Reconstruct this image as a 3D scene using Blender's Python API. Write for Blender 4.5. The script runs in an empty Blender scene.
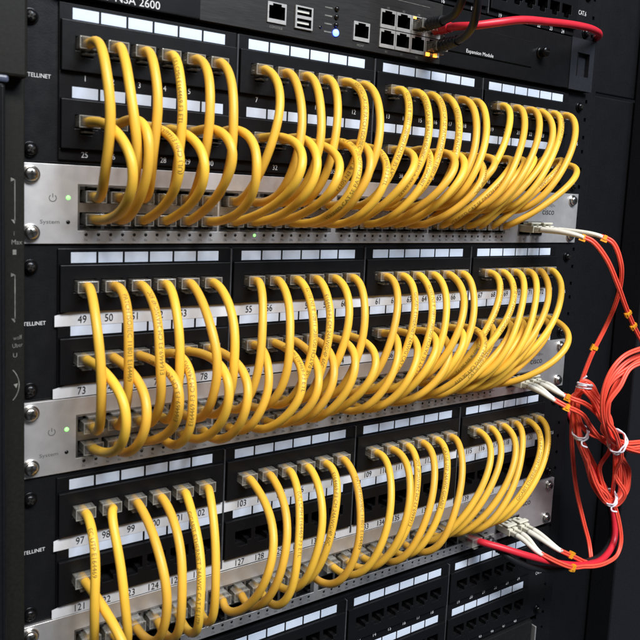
import bpy, bmesh, math, random
from mathutils import Vector, Matrix, Euler

random.seed(7)
MM = 0.001
scene = bpy.context.scene
COL = scene.collection


# ----------------------------------------------------------------- materials
def mat(name, base, rough=0.5, metal=0.0, noise=0.0, scale=300.0, bump=0.0, spec=0.5, rvar=0.0,
        coat=0.0, emit=None, emit_s=0.0, trans=0.0, ior=1.45, stretch=None, sss=0.0):
    m = bpy.data.materials.new(name)
    m.use_nodes = True
    nt = m.node_tree
    b = nt.nodes['Principled BSDF']
    b.inputs['Base Color'].default_value = (*base, 1)
    b.inputs['Roughness'].default_value = rough
    b.inputs['Metallic'].default_value = metal
    b.inputs['Specular IOR Level'].default_value = spec
    b.inputs['Coat Weight'].default_value = coat
    b.inputs['Coat Roughness'].default_value = 0.15
    b.inputs['Transmission Weight'].default_value = trans
    b.inputs['IOR'].default_value = ior
    if sss:
        b.inputs['Subsurface Weight'].default_value = sss
        b.inputs['Subsurface Radius'].default_value = (0.002, 0.001, 0.0004)
        b.inputs['Subsurface Scale'].default_value = 0.6
    if emit:
        b.inputs['Emission Color'].default_value = (*emit, 1)
        b.inputs['Emission Strength'].default_value = emit_s
    if noise or bump or rvar:
        tc = nt.nodes.new('ShaderNodeTexCoord')
        mp = nt.nodes.new('ShaderNodeMapping')
        if stretch:
            mp.inputs['Scale'].default_value = stretch
        nt.links.new(tc.outputs['Object'], mp.inputs['Vector'])
        n = nt.nodes.new('ShaderNodeTexNoise')
        n.inputs['Scale'].default_value = scale
        n.inputs['Detail'].default_value = 4
        nt.links.new(mp.outputs['Vector'], n.inputs['Vector'])
        if noise:
            r = nt.nodes.new('ShaderNodeValToRGB')
            r.color_ramp.elements[0].position = 0.3
            r.color_ramp.elements[1].position = 0.7
            r.color_ramp.elements[0].color = (*[max(0, c * (1 - noise)) for c in base], 1)
            r.color_ramp.elements[1].color = (*[min(1, c * (1 + noise)) for c in base], 1)
            nt.links.new(n.outputs['Fac'], r.inputs['Fac'])
            nt.links.new(r.outputs['Color'], b.inputs['Base Color'])
        if rvar:
            mr = nt.nodes.new('ShaderNodeMapRange')
            mr.inputs['To Min'].default_value = max(0, rough - rvar)
            mr.inputs['To Max'].default_value = min(1, rough + rvar)
            n2 = nt.nodes.new('ShaderNodeTexNoise')
            n2.inputs['Scale'].default_value = scale * 0.15
            nt.links.new(mp.outputs['Vector'], n2.inputs['Vector'])
            nt.links.new(n2.outputs['Fac'], mr.inputs['Value'])
            nt.links.new(mr.outputs['Result'], b.inputs['Roughness'])
        if bump:
            bp = nt.nodes.new('ShaderNodeBump')
            bp.inputs['Strength'].default_value = bump
            bp.inputs['Distance'].default_value = 0.0004
            nt.links.new(n.outputs['Fac'], bp.inputs['Height'])
            nt.links.new(bp.outputs['Normal'], b.inputs['Normal'])
    return m


M_PANEL = mat('black_powder_coat', (0.0068, 0.0070, 0.0084), 0.42, noise=0.15, scale=900, bump=0.14, rvar=0.13, spec=0.26)
M_MODULE = mat('black_module_plastic', (0.0052, 0.0054, 0.0064), 0.38, spec=0.28, noise=0.15, scale=700, bump=0.06, rvar=0.06)
M_JACK = mat('black_jack_plastic', (0.007, 0.007, 0.008), 0.45, noise=0.1, scale=500)
M_GOLD = mat('gold_contacts', (0.55, 0.36, 0.12), 0.3, 1.0)
M_INSERT = mat('white_label_insert', (0.63, 0.705, 0.83), 0.22, noise=0.03, scale=250, rvar=0.06, coat=0.5)
M_PAPER = mat('white_paper_strip', (0.62, 0.63, 0.66), 0.5, noise=0.04, scale=180, bump=0.08, coat=0.15)
M_INKB = mat('black_print', (0.012, 0.012, 0.012), 0.6, noise=0.2)
M_INKW = mat('white_print', (0.62, 0.62, 0.62), 0.6, noise=0.1)
M_INKG = mat('grey_print', (0.15, 0.15, 0.135), 0.6, noise=0.4)
M_INKD = mat('dark_grey_print', (0.10, 0.10, 0.10), 0.6, noise=0.2)
M_SILVER = mat('silver_paint', (0.78, 0.765, 0.765), 0.48, 0.86, noise=0.06, scale=160, bump=0.04, rvar=0.09)
M_SHIELD = mat('tinned_steel_shield', (0.30, 0.29, 0.28), 0.35, 0.9, noise=0.15, scale=400)
M_CHROME = mat('bright_steel_socket', (0.62, 0.61, 0.60), 0.3, 0.55, noise=0.1, scale=400)
M_LIT_EDGE = mat('divider_lit_edge', (0.055, 0.058, 0.065), 0.35, noise=0.15, scale=500)  # light caught along the module gaps, put into a paler rib colour
M_DARK = mat('dark_steel_chassis', (0.02, 0.02, 0.022), 0.5, 0.4, noise=0.1)
M_SCREW = mat('nickel_screw', (0.62, 0.60, 0.57), 0.22, 1.0, noise=0.12, scale=600, rvar=0.08)
M_BSCREW = mat('black_screw', (0.02, 0.02, 0.022), 0.25, 0.8, noise=0.1)
M_YELLOW = mat('yellow_cable_jacket', (0.82, 0.465, 0.050), 0.42, noise=0.09, scale=45, bump=0.12, rvar=0.12, sss=0.08)
_nt = M_YELLOW.node_tree      # each lead has its own slight shade of yellow
_oi = _nt.nodes.new('ShaderNodeObjectInfo')
_hs = _nt.nodes.new('ShaderNodeHueSaturation')
_m1 = _nt.nodes.new('ShaderNodeMapRange')
_m1.inputs['To Min'].default_value = 0.496
_m1.inputs['To Max'].default_value = 0.506
_m2 = _nt.nodes.new('ShaderNodeMapRange')
_m2.inputs['To Min'].default_value = 0.93
_m2.inputs['To Max'].default_value = 1.05
_nt.links.new(_oi.outputs['Random'], _m1.inputs['Value'])
_nt.links.new(_oi.outputs['Random'], _m2.inputs['Value'])
_pb = _nt.nodes['Principled BSDF']
_src = _pb.inputs['Base Color'].links[0].from_socket
_nt.links.new(_src, _hs.inputs['Color'])
_nt.links.new(_m1.outputs['Result'], _hs.inputs['Hue'])
_nt.links.new(_m2.outputs['Result'], _hs.inputs['Value'])
_nt.links.new(_hs.outputs['Color'], _pb.inputs['Base Color'])
M_CABINK = mat('cable_print', (0.21, 0.135, 0.026), 0.6, noise=0.6, scale=1500)
M_PLUG = mat('clear_plug_plastic', (0.80, 0.78, 0.72), 0.10, spec=0.9, coat=0.6)
_nt = M_PLUG.node_tree     # clear moulded plastic: mostly see-through, a little milky, sharp reflections at its edges
_pb = _nt.nodes['Principled BSDF']
_tr = _nt.nodes.new('ShaderNodeBsdfTransparent')
_tr.inputs['Color'].default_value = (0.93, 0.93, 0.91, 1)
_gl = _nt.nodes.new('ShaderNodeBsdfGlossy')
_gl.inputs['Roughness'].default_value = 0.12
_lw = _nt.nodes.new('ShaderNodeLayerWeight')
_lw.inputs['Blend'].default_value = 0.25
_mr = _nt.nodes.new('ShaderNodeMapRange')
_mr.inputs['To Min'].default_value = 0.045
_mr.inputs['To Max'].default_value = 0.40
_nt.links.new(_lw.outputs['Facing'], _mr.inputs['Value'])
_mx = _nt.nodes.new('ShaderNodeMixShader')
_nt.links.new(_mr.outputs['Result'], _mx.inputs['Fac'])
_nt.links.new(_tr.outputs['BSDF'], _mx.inputs[1])
_nt.links.new(_pb.outputs['BSDF'], _mx.inputs[2])
_l2 = _nt.nodes.new('ShaderNodeLayerWeight')
_l2.inputs['Blend'].default_value = 0.5
_pw = _nt.nodes.new('ShaderNodeMath')
_pw.operation = 'POWER'
_pw.inputs[1].default_value = 4.0
_ml = _nt.nodes.new('ShaderNodeMath')
_ml.operation = 'MULTIPLY_ADD'
_ml.inputs[1].default_value = 0.7
_ml.inputs[2].default_value = 0.05
_nt.links.new(_l2.outputs['Facing'], _pw.inputs[0])
_nt.links.new(_pw.outputs['Value'], _ml.inputs[0])
_my = _nt.nodes.new('ShaderNodeMixShader')
_nt.links.new(_ml.outputs['Value'], _my.inputs['Fac'])
_nt.links.new(_mx.outputs['Shader'], _my.inputs[1])
_nt.links.new(_gl.outputs['BSDF'], _my.inputs[2])
_nt.links.new(_my.outputs['Shader'], _nt.nodes['Material Output'].inputs['Surface'])
M_EDGE_GLINT = mat('plug_edge_glint', (0.70, 0.68, 0.62), 0.12, noise=0.03, scale=300, coat=0.6)  # pale tone stands in for highlights along the plug's rear edges
M_EDGE_GLINT.node_tree.nodes['Principled BSDF'].inputs['Alpha'].default_value = 0.20
M_ORANGE = mat('orange_fibre_jacket', (0.90, 0.100, 0.058), 0.40, noise=0.06, scale=120, rvar=0.06, sss=0.08)
M_RED = mat('red_cable_jacket', (0.62, 0.022, 0.040), 0.38, noise=0.06, scale=90, rvar=0.06)
M_BEIGE = mat('beige_connector_plastic', (0.62, 0.60, 0.50), 0.4, noise=0.04, scale=300)
M_WBOOT = mat('white_fibre_boot', (0.72, 0.70, 0.62), 0.42, noise=0.04, scale=300)
M_CLIP = mat('yellow_fibre_clip', (0.85, 0.36, 0.02), 0.35, noise=0.08, scale=300)
M_TIE = mat('white_tie', (0.72, 0.70, 0.78), 0.4, noise=0.05, scale=300)
M_BLACKC = mat('black_cable_jacket', (0.010, 0.010, 0.012), 0.4, noise=0.1, scale=200, rvar=0.08)
M_FW = mat('gunmetal_face', (0.033, 0.0315, 0.031), 0.42, 0.5, noise=0.22, scale=120, bump=0.05, rvar=0.05,
           stretch=(1, 1, 14))
M_FWD = mat('gloss_black_bezel', (0.007, 0.007, 0.008), 0.3, spec=0.35, noise=0.1, rvar=0.05)
M_POST = mat('dark_post_paint', (0.010, 0.010, 0.008), 0.5, spec=0.25, noise=0.2, scale=500, bump=0.08, rvar=0.06)
M_NAVY = mat('cabinet_navy_black', (0.0054, 0.0056, 0.0072), 0.47, spec=0.28, noise=0.2, scale=500, bump=0.06, rvar=0.06)
M_LED0 = mat('dark_led_lens', (0.008, 0.008, 0.008), 0.25, noise=0.1)
M_GREEN = mat('lit_green_led', (0.2, 0.6, 0.2), 0.4, emit=(0.30, 1.0, 0.22), emit_s=1.6)
M_BLUE = mat('lit_blue_led', (0.2, 0.25, 0.9), 0.4, emit=(0.05, 0.10, 1.0), emit_s=9.0)
M_AMBER = mat('lit_amber_led', (0.9, 0.4, 0.1), 0.4, emit=(1.0, 0.30, 0.03), emit_s=3.5)
M_YLED = mat('lit_yellow_led', (0.8, 0.6, 0.1), 0.4, emit=(1.0, 0.7, 0.1), emit_s=2.0)


# ----------------------------------------------------------------- lettering
FONT_CACHE = {}


def prepare_text(strings):
    made = []
    for s in sorted(set(strings)):
        c = bpy.data.curves.new('lettering_curve', 'FONT')
        c.body = s
        c.size = 1.0
        c.resolution_u = 3
        o = bpy.data.objects.new('lettering_tmp', c)
        COL.objects.link(o)
        made.append((s, o, c))
    dg = bpy.context.evaluated_depsgraph_get()
    dg.update()
    for s, o, c in made:
        me = bpy.data.meshes.new_from_object(o.evaluated_get(dg))
        vs = [v.co.copy() for v in me.vertices]
        fs = [tuple(p.vertices) for p in me.polygons]
        x0 = min(v.x for v in vs); x1 = max(v.x for v in vs)
        FONT_CACHE[s] = (vs, fs, x0, x1)
        bpy.data.meshes.remove(me)
    for s, o, c in made:
        bpy.data.objects.remove(o)
        bpy.data.curves.remove(c)


# ----------------------------------------------------------------- mesh builder (millimetres)
class MB:
    def __init__(self):
        self.bm = bmesh.new()

    def face(self, pts, mi=0, smooth=False):
        f = self.bm.faces.new([self.bm.verts.new(Vector(p)) for p in pts])
        f.material_index = mi
        f.smooth = smooth
        return f

    def box(self, x0, x1, y0, y1, z0, z1, mi=0, bev=0.0, seg=2):
        t = bmesh.new()
        bmesh.ops.create_cube(t, size=1)
        for v in t.verts:
            v.co = Vector(((x0 + x1) / 2 + v.co.x * abs(x1 - x0), (y0 + y1) / 2 + v.co.y * abs(y1 - y0),
                           (z0 + z1) / 2 + v.co.z * abs(z1 - z0)))
        if bev:
            bmesh.ops.bevel(t, geom=t.edges[:], offset=bev, segments=seg, affect='EDGES', profile=0.5)
        self.join(t, mi)

    def join(self, t, mi=0, smooth=None):
        t.verts.ensure_lookup_table()
        mp = {}
        for v in t.verts:
            mp[v] = self.bm.verts.new(v.co)
        for f in t.faces:
            g = self.bm.faces.new([mp[v] for v in f.verts])
            g.material_index = mi
            g.smooth = f.smooth if smooth is None else smooth
        t.free()

    def plate(self, x0, x1, z0, z1, holes, yf, yb, mi=0, hole_mi=None, hole_back=None, back=False):
        """front plate at y=yf with rectangular openings; sides and opening walls run back to yb"""
        xs = sorted({x0, x1, *[h[0] for h in holes], *[h[1] for h in holes]})
        zs = sorted({z0, z1, *[h[2] for h in holes], *[h[3] for h in holes]})
        hole_back = yb if hole_back is None else hole_back
        hm = mi if hole_mi is None else hole_mi

        def inside(x, z):
            return any(h[0] < x < h[1] and h[2] < z < h[3] for h in holes)
        nx, nz = len(xs) - 1, len(zs) - 1
        solid = [[not inside((xs[i] + xs[i + 1]) / 2, (zs[j] + zs[j + 1]) / 2) for j in range(nz)] for i in range(nx)]
        vd = {}

        def V(x, y, z):
            k = (round(x, 4), round(y, 4), round(z, 4))
            if k not in vd:
                vd[k] = self.bm.verts.new(Vector((x, y, z)))
            return vd[k]

        def Q(a, b, c, d, m):
            f = self.bm.faces.new([V(*a), V(*b), V(*c), V(*d)])
            f.material_index = m
        for i in range(nx):
            for j in range(nz):
                a, b, c, d = xs[i], xs[i + 1], zs[j], zs[j + 1]
                if solid[i][j]:
                    Q((a, yf, c), (b, yf, c), (b, yf, d), (a, yf, d), mi)
                    if back:
                        Q((a, yb, d), (b, yb, d), (b, yb, c), (a, yb, c), mi)
                    for (ii, jj, e) in ((i - 1, j, 'l'), (i + 1, j, 'r'), (i, j - 1, 'b'), (i, j + 1, 't')):
                        out = ii < 0 or jj < 0 or ii >= nx or jj >= nz
                        if out or not solid[ii][jj]:
                            bk = yb if out else hole_back
                            m = mi if out else hm
                            if e == 'l': Q((a, yf, c), (a, yf, d), (a, bk, d), (a, bk, c), m)
                            if e == 'r': Q((b, yf, d), (b, yf, c), (b, bk, c), (b, bk, d), m)
                            if e == 'b': Q((b, yf, c), (a, yf, c), (a, bk, c), (b, bk, c), m)
                            if e == 't': Q((a, yf, d), (b, yf, d), (b, bk, d), (a, bk, d), m)

    def tube(self, pts, r, n=14, mi=0, caps=True, radii=None):
        pts = [Vector(p) for p in pts]
        T = []
        for i in range(len(pts)):
            a = pts[max(0, i - 1)]; b = pts[min(len(pts) - 1, i + 1)]
            T.append((b - a).normalized())
        u = T[0].orthogonal().normalized()
        rings = []
        for i, p in enumerate(pts):
            u = (u - T[i] * u.dot(T[i])).normalized()
            v = T[i].cross(u)
            rr = radii[i] if radii else r
            rings.append([self.bm.verts.new(p + (u * math.cos(2 * math.pi * k / n) + v * math.sin(2 * math.pi * k / n)) * rr)
                          for k in range(n)])
        for a, b in zip(rings, rings[1:]):
            for k in range(n):
                f = self.bm.faces.new([a[k], a[(k + 1) % n], b[(k + 1) % n], b[k]])
                f.smooth = True
                f.material_index = mi
        if caps:
            f = self.bm.faces.new(rings[0][::-1]); f.material_index = mi
            f = self.bm.faces.new(rings[-1]); f.material_index = mi

    def lathe_y(self, prof, cx, cz, n=24, mi=0, smooth=True):
        """profile of (radius, y) turned about the y axis through (cx, cz)"""
        rings = []
        for r, y in prof:
            if r < 1e-6:
                rings.append([self.bm.verts.new(Vector((cx, y, cz)))])
            else:
                rings.append([self.bm.verts.new(Vector((cx + r * math.cos(2 * math.pi * k / n), y,
                                                         cz + r * math.sin(2 * math.pi * k / n)))) for k in range(n)])
        for a, b in zip(rings, rings[1:]):
            for k in range(n):
                q = [a[k % len(a)], a[(k + 1) % len(a)], b[(k + 1) % len(b)], b[k % len(b)]]
                q2 = []
                for w in q:
                    if w not in q2:
                        q2.append(w)
                if len(q2) > 2:
                    f = self.bm.faces.new(q2)
                    f.smooth = smooth
                    f.material_index = mi

    def text(self, s, x, y, z, size, mi=0, align='c', sx=1.0, rot=0.0):
        """flat lettering facing the viewer (-y); x,z is the middle or left of its baseline"""
        vs, fs, x0, x1 = FONT_CACHE[s]
        w = (x1 - x0) * size * sx
        off = {'c': -w / 2, 'l': 0.0, 'r': -w}[align]
        cr, sr = math.cos(rot), math.sin(rot)
        nv = []
        for v in vs:
            a = off + (v.x - x0) * size * sx
            b = v.y * size
            nv.append(self.bm.verts.new(Vector((x + a * cr - b * sr, y, z + a * sr + b * cr))))
        for f in fs:
            try:
                g = self.bm.faces.new([nv[i] for i in f])
                g.material_index = mi
            except ValueError:
                pass

    def build(self, name, mats, parent=None, loc=(0, 0, 0), recalc=True):
        me = bpy.data.meshes.new(name)
        bmesh.ops.scale(self.bm, vec=(MM, MM, MM), verts=self.bm.verts)
        if recalc:
            bmesh.ops.recalc_face_normals(self.bm, faces=self.bm.faces)
        self.bm.to_mesh(me)
        self.bm.free()
        for m in (mats if isinstance(mats, (list, tuple)) else [mats]):
            me.materials.append(m)
        return put(name, me, parent, loc)


def put(name, me, parent=None, loc=(0, 0, 0), rot=None):
    o = bpy.data.objects.new(name, me)
    COL.objects.link(o)
    o.location = Vector(loc) * MM
    if rot:
        o.rotation_euler = rot
    if parent:
        o.parent = parent
    return o


def thing(name, label, cat, loc=(0, 0, 0), group=None):
    o = bpy.data.objects.new(name, None)
    COL.objects.link(o)
    o.empty_display_size = 0.01
    o.location = Vector(loc) * MM
    return tag(o, label, cat, group)


def tag(o, label, cat, group=None):
    o['label'] = label
    o['category'] = cat
    if group:
        o['group'] = group
    return o


def spline(pts, per=14):
    """Catmull-Rom through the points"""
    P = [Vector(p) for p in pts]
    P = [P[0] * 2 - P[1]] + P + [P[-1] * 2 - P[-2]]
    out = []
    for i in range(1, len(P) - 2):
        a, b, c, d = P[i - 1], P[i], P[i + 1], P[i + 2]
        t0 = 0.0
        t1 = t0 + max(1e-4, (b - a).length) ** 0.5
        t2 = t1 + max(1e-4, (c - b).length) ** 0.5
        t3 = t2 + max(1e-4, (d - c).length) ** 0.5
        for k in range(per):
            t = t1 + (t2 - t1) * k / per
            A1 = a * ((t1 - t) / (t1 - t0)) + b * ((t - t0) / (t1 - t0))
            A2 = b * ((t2 - t) / (t2 - t1)) + c * ((t - t1) / (t2 - t1))
            A3 = c * ((t3 - t) / (t3 - t2)) + d * ((t - t2) / (t3 - t2))
            B1 = A1 * ((t2 - t) / (t2 - t0)) + A2 * ((t - t0) / (t2 - t0))
            B2 = A2 * ((t3 - t) / (t3 - t1)) + A3 * ((t - t1) / (t3 - t1))
            out.append(B1 * ((t2 - t) / (t2 - t1)) + B2 * ((t - t1) / (t2 - t1)))
    out.append(P[-2])
    return out


CABLE_SHAPE = {
    1:(54.4,45.8,-4.1,-7.7,2.7,-18.1), 2:(34.1,57.5,-8.8,-2.7,-4.2,-1.4), 3:(37.8,33.8,-5,-7.3,-5.5,0.7), 4:(33.6,34,-4.8,-6.4,-8.2,0.5),
    5:(46.2,32.4,-3.9,-8.5,-9.4,1.1), 6:(39.3,41.1,-4.6,-6,-12.3,1.7), 7:(43.6,34.5,0.1,-4,-14.1,3.5), 8:(31.7,61.3,-3.4,1.2,-4.5,-1.4),
    9:(31.5,59.3,-3.1,0.8,-5.2,-1.1), 10:(26.9,45.7,-0.8,2,-4.5,-1.5), 11:(47.8,46.8,-0.1,-1.2,-6.7,0.2), 12:(36,55.6,-1.8,0.2,-7.3,-1.8),
    13:(30.1,48,-2.9,-0.8,-1.4,-3), 14:(29.4,55.6,0.8,4.9,-1.8,-5.5), 15:(28.8,54,0.8,3.9,-6.6,-3.7), 16:(22.6,57.2,4.2,7.2,-9.6,-3.4),
    17:(29.3,58,2.8,6.4,-2.8,-2.2), 18:(27.3,62,-4.8,-3.4,-4,0.2), 19:(24.6,37.1,-0.1,0.8,-5.4,-1.5), 20:(22.5,61.3,-1.3,-4.6,-0.6,-9.8),
    21:(31.6,50.9,-3.2,-3.1,-1,-12.1), 22:(33.1,36.8,4.1,-3.4,-17,-2.2), 23:(25.4,44.2,-4.1,0.8,-4.7,-0.4), 24:(33.3,46.6,-7.2,3,-3.3,-3.1),
    25:(61.8,68.2,5.7,5.3,-0.5,0.6), 26:(60.8,40.6,7.2,-2,13.9,0), 27:(57.1,55.6,4.9,3.4,-2.4,14.2), 28:(50.1,59.7,3.5,5.4,-5.5,16.9),
    29:(60.1,61.6,1.5,4.2,7.2,20.4), 30:(58.4,72.4,1.8,4.2,12.3,2.6), 31:(68.9,79.7,1,5.7,3.7,14.4), 32:(56.8,76.2,-0.7,4.5,8,8.7),
    33:(70.2,66.6,0.8,2.4,-6,9.1), 34:(70.1,66.4,-0.6,0.8,7,-2.7), 35:(62.5,50.7,0,-1.2,8.2,-2.9), 36:(58.2,50.5,0.6,-1,-2.6,-3.8),
    37:(61.5,37.6,-7.1,-4.4,-1.2,6.6), 38:(48.1,51.4,-4,-1.4,9.4,2.1), 39:(70.6,46.1,-5,-2.3,4,5.8), 40:(61.8,47,-8.7,-3.6,2.2,6.2),
    41:(61.9,41.3,1.7,0.7,-2.5,-0.4), 42:(67.5,12,-1.6,1.5,2.7,12.2), 43:(40.2,28.5,0.1,-6.7,5.9,7.2), 44:(43.3,19.3,-4.3,-2.4,7.3,5.8),
    45:(38.8,23.8,-11.8,0.5,16.4,1.6), 46:(37.9,12,-9.7,-1.1,18.5,4.6), 47:(42.9,16.3,-1.6,-1.1,16.1,8.6), 48:(46.9,27,-0.6,-2.1,0.2,7.4),
    49:(41.7,45.4,-7.7,-6.5,-4.1,-0.9), 50:(47.3,37,-3.7,-7.9,4,0.4), 51:(47,50.7,-3.8,-2.5,-3.8,-0.3), 52:(39.1,43.7,-6.3,-4.9,-3,-0.2),
    53:(54.1,61.3,-4.7,-1,-14.2,1), 54:(49.2,55.5,-4.4,-3,-4.4,0.3), 55:(24.6,44.8,-5.7,-1.6,-3.5,0.3), 56:(35.1,55.1,-4.2,-0.1,-9.2,-0.1),
    57:(39.6,53.6,-3.3,-0,-9.3,0.4), 58:(31.5,49.3,-2.2,1.8,-7.6,-0.1), 59:(40.2,34.5,-1.4,-1,-8.1,1.7), 60:(30.1,42.4,-1.2,1.2,-6.3,0.3),
    61:(32.5,46,-3,-0.9,-3.7,0.4), 62:(29.4,44.1,1.4,4.2,-6.1,-0.9), 63:(29.9,53.9,-0.6,5.9,-10.1,-2.4), 64:(26.3,52.2,2.9,4.5,-9.5,-0.8),
    65:(49,43.6,-5.8,-6.4,-12.9,5), 66:(23,46.2,4.2,5.1,-8.3,-5.9), 67:(32.9,34,-1.3,-0.8,-3.5,1.1), 68:(38.6,37.4,-4.4,-7.4,-13.4,9.8),
    69:(27.8,50.5,-4.8,-2.5,-2.7,-12.8), 70:(29.3,49.2,-7.1,2.6,-1.8,-13.2), 71:(28.7,47.6,-2.6,-7.7,-19,11.9), 72:(31.6,43,-1.4,-4,-15.8,9.6),
    73:(67.5,56,6,4.6,0.7,3.7), 74:(74.4,38.8,10.4,-8.7,-9.7,-4.6), 75:(69.1,46.6,7.8,8.4,4.3,10.3), 76:(47.4,58.6,5.1,-2.7,15.4,-5.2),
    77:(78.1,52.7,8.5,-1.4,11.3,-0.8), 78:(77.9,49.6,6.9,-6.3,2.3,-7.3), 79:(37.6,48,-2.4,-2.3,3.3,-1.8), 80:(72.9,42.6,1.1,-5.6,-1.9,-3.8),
    81:(62.9,43.7,-0.3,-1.9,-8.2,0.6), 82:(57.2,41.5,-2.8,-4.4,-2.6,-2.5), 83:(62.3,38.3,-0.6,-5.6,5.6,-4.4), 84:(63.7,34.8,1.4,-0.8,1,4.1),
    85:(39,48.3,-2.4,-1.7,10.4,-0.1), 86:(50.4,45.3,-4.1,-3.9,4.3,-2.5), 87:(58,39,-4,-2.6,11.7,3.5), 88:(47.5,35.7,1,3.7,-5.2,0.8),
    89:(54.9,26.4,-5.2,3.3,13.5,1), 90:(69.1,33.1,-5.1,-1.6,7.2,5), 91:(27.1,27.6,-2.7,-0.7,-0.7,-1.6), 92:(35.9,25.3,2.9,-5.9,11.5,3.5),
    93:(36.4,24.8,0.6,-4.4,13.8,-0.9), 94:(43.6,19.5,-7,7.8,10.5,-2.9), 95:(39,14.3,3.7,2.8,6.2,-4.5), 96:(57.9,34.5,-0.6,0.4,-8.2,6.8),
    97:(43.8,33.9,-4.9,-9.9,1.9,0.4), 98:(14.2,58.6,-9.4,0.2,5.3,-0.5), 99:(67.4,57.3,-2.1,-0.4,-10.5,-0.2), 100:(53,62.6,-2.8,-8,-4.4,-6.2),
    101:(53,60.5,-8.7,-9.1,-17.5,-6.6), 102:(27.8,55.8,-8.1,-9.5,-5.2,-7.1), 103:(87,28.6,-4,-21.2,-18.5,-12.5), 104:(61.9,44.3,-4.9,-9.4,-16.5,-6),
    105:(32.1,67.9,-5.3,-11.3,-3.7,-12.2), 106:(42,46.8,-4.5,-0.7,-8.6,0.6), 107:(35.6,36.2,-2,-3.4,1.6,-0.7), 108:(43.2,60.5,-4.2,-2.9,-9.1,-4),
    109:(34.8,61.9,-1.1,-1.6,3.9,-3.4), 110:(43.3,57.4,-0.8,-0.4,2.2,-0.9), 111:(32.4,44.9,-4.1,-0.9,-7.4,0.4), 112:(36,51.8,-2.7,-9.6,-1.3,-12.4),
    113:(31.7,47.4,-3.1,-5.4,-3.7,-6.4), 114:(24.9,61.8,-2.3,-3.8,3.3,-6.6), 115:(42.5,32,-2.2,-0.9,-5.8,2.1), 116:(37.2,30.2,-3.8,-0.6,-12.1,2.9),
    117:(41.9,32.8,-2.6,-2.3,-9,-0.2), 118:(23.9,47.1,-3.6,-0.5,-5.9,0.3), 119:(43.3,32.4,-1.8,-4.4,-6.1,-4), 120:(32,35.2,-3.2,-2.3,-9.1,-0.9),
    121:(72.3,63.5,6.4,9.2,-6.1,3),
}

# ----------------------------------------------------------------- layout (mm; x right, -y towards the viewer, z up)
PANEL_TOP = (88.9, -44.45, -177.8)
SWITCH_TOP = (0.0, -133.35, -266.7)
BAYS = ('upper', 'middle', 'lower')


def label_x(i):
    return 30.45 + 108.71 * (i // 6) + 15.55 * (i % 6)


def port_x(i):
    return label_x(i) + 7.25


def switch_x(i):
    return 42.4 + 14.1 * (i % 6) + (0, 88.2, 179.0, 267.2)[i // 6]


CABLE_TEXTS = ["VERIFIED CAT.5E PATCH ISO/IEC 11801 & EN 50173", "E164469-F3 CM 24AWG/4P 60C",
               "GIGABIT ETHERNET 24AWG CAT.5E UTP", "(UL) CMH E164469-F3 ETL", "PATCH ISO/IEC 11801 E164469",
               "CAT.5E UTP 24AWG GIGABIT", "EC UTP E164469"]
strings = [str(n) for n in range(1, 145)] + ['INTELLINET', 'CAT.6', 'cisco', 'System', 'NSA 2600', 'SONICWALL', 'Expansion Module',
           'Max', 'i', 'wolf', 'Uber', 'U', 'X0', 'X1', 'X2', 'X3', 'X4', 'X5', 'X6', 'X7', 'CONSOLE', 'MGMT', '24', '48'] \
    + ['%dx' % n for n in range(1, 49)] + CABLE_TEXTS
prepare_text(strings)


# ----------------------------------------------------------------- shared parts
def make_jack():
    m = MB()
    # cavity behind the opening: side walls, back, a shelf for the latch
    def cav(x0, x1, z0, z1, yf, yb):
        m.face([(x0, yb, z0), (x1, yb, z0), (x1, yb, z1), (x0, yb, z1)])
        m.face([(x0, yf, z0), (x0, yb, z0), (x0, yb, z1), (x0, yf, z1)])
        m.face([(x1, yf, z0), (x1, yb, z0), (x1, yb, z1), (x1, yf, z1)])
        m.face([(x0, yf, z0), (x1, yf, z0), (x1, yb, z0), (x0, yb, z0)])
        m.face([(x0, yf, z1), (x1, yf, z1), (x1, yb, z1), (x0, yb, z1)])
    cav(-6.15, 6.15, -7.6, 3.75, -1.2, 11)
    m.box(-6.1, -3.3, -2.6, 9, -7.4, -3.8)
    m.box(3.3, 6.1, -2.6, 9, -7.4, -3.8)
    for k in range(8):
        x = -3.57 + 1.02 * k
        m.face([(x - .2, -0.5, 3.5), (x + .2, -0.5, 3.5), (x + .2, 6.5, 0.0), (x - .2, 6.5, 0.0)], 1)
    me = m.build('jack', [M_JACK, M_GOLD])
    d = me.data
    bpy.data.objects.remove(me)
    return d


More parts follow.
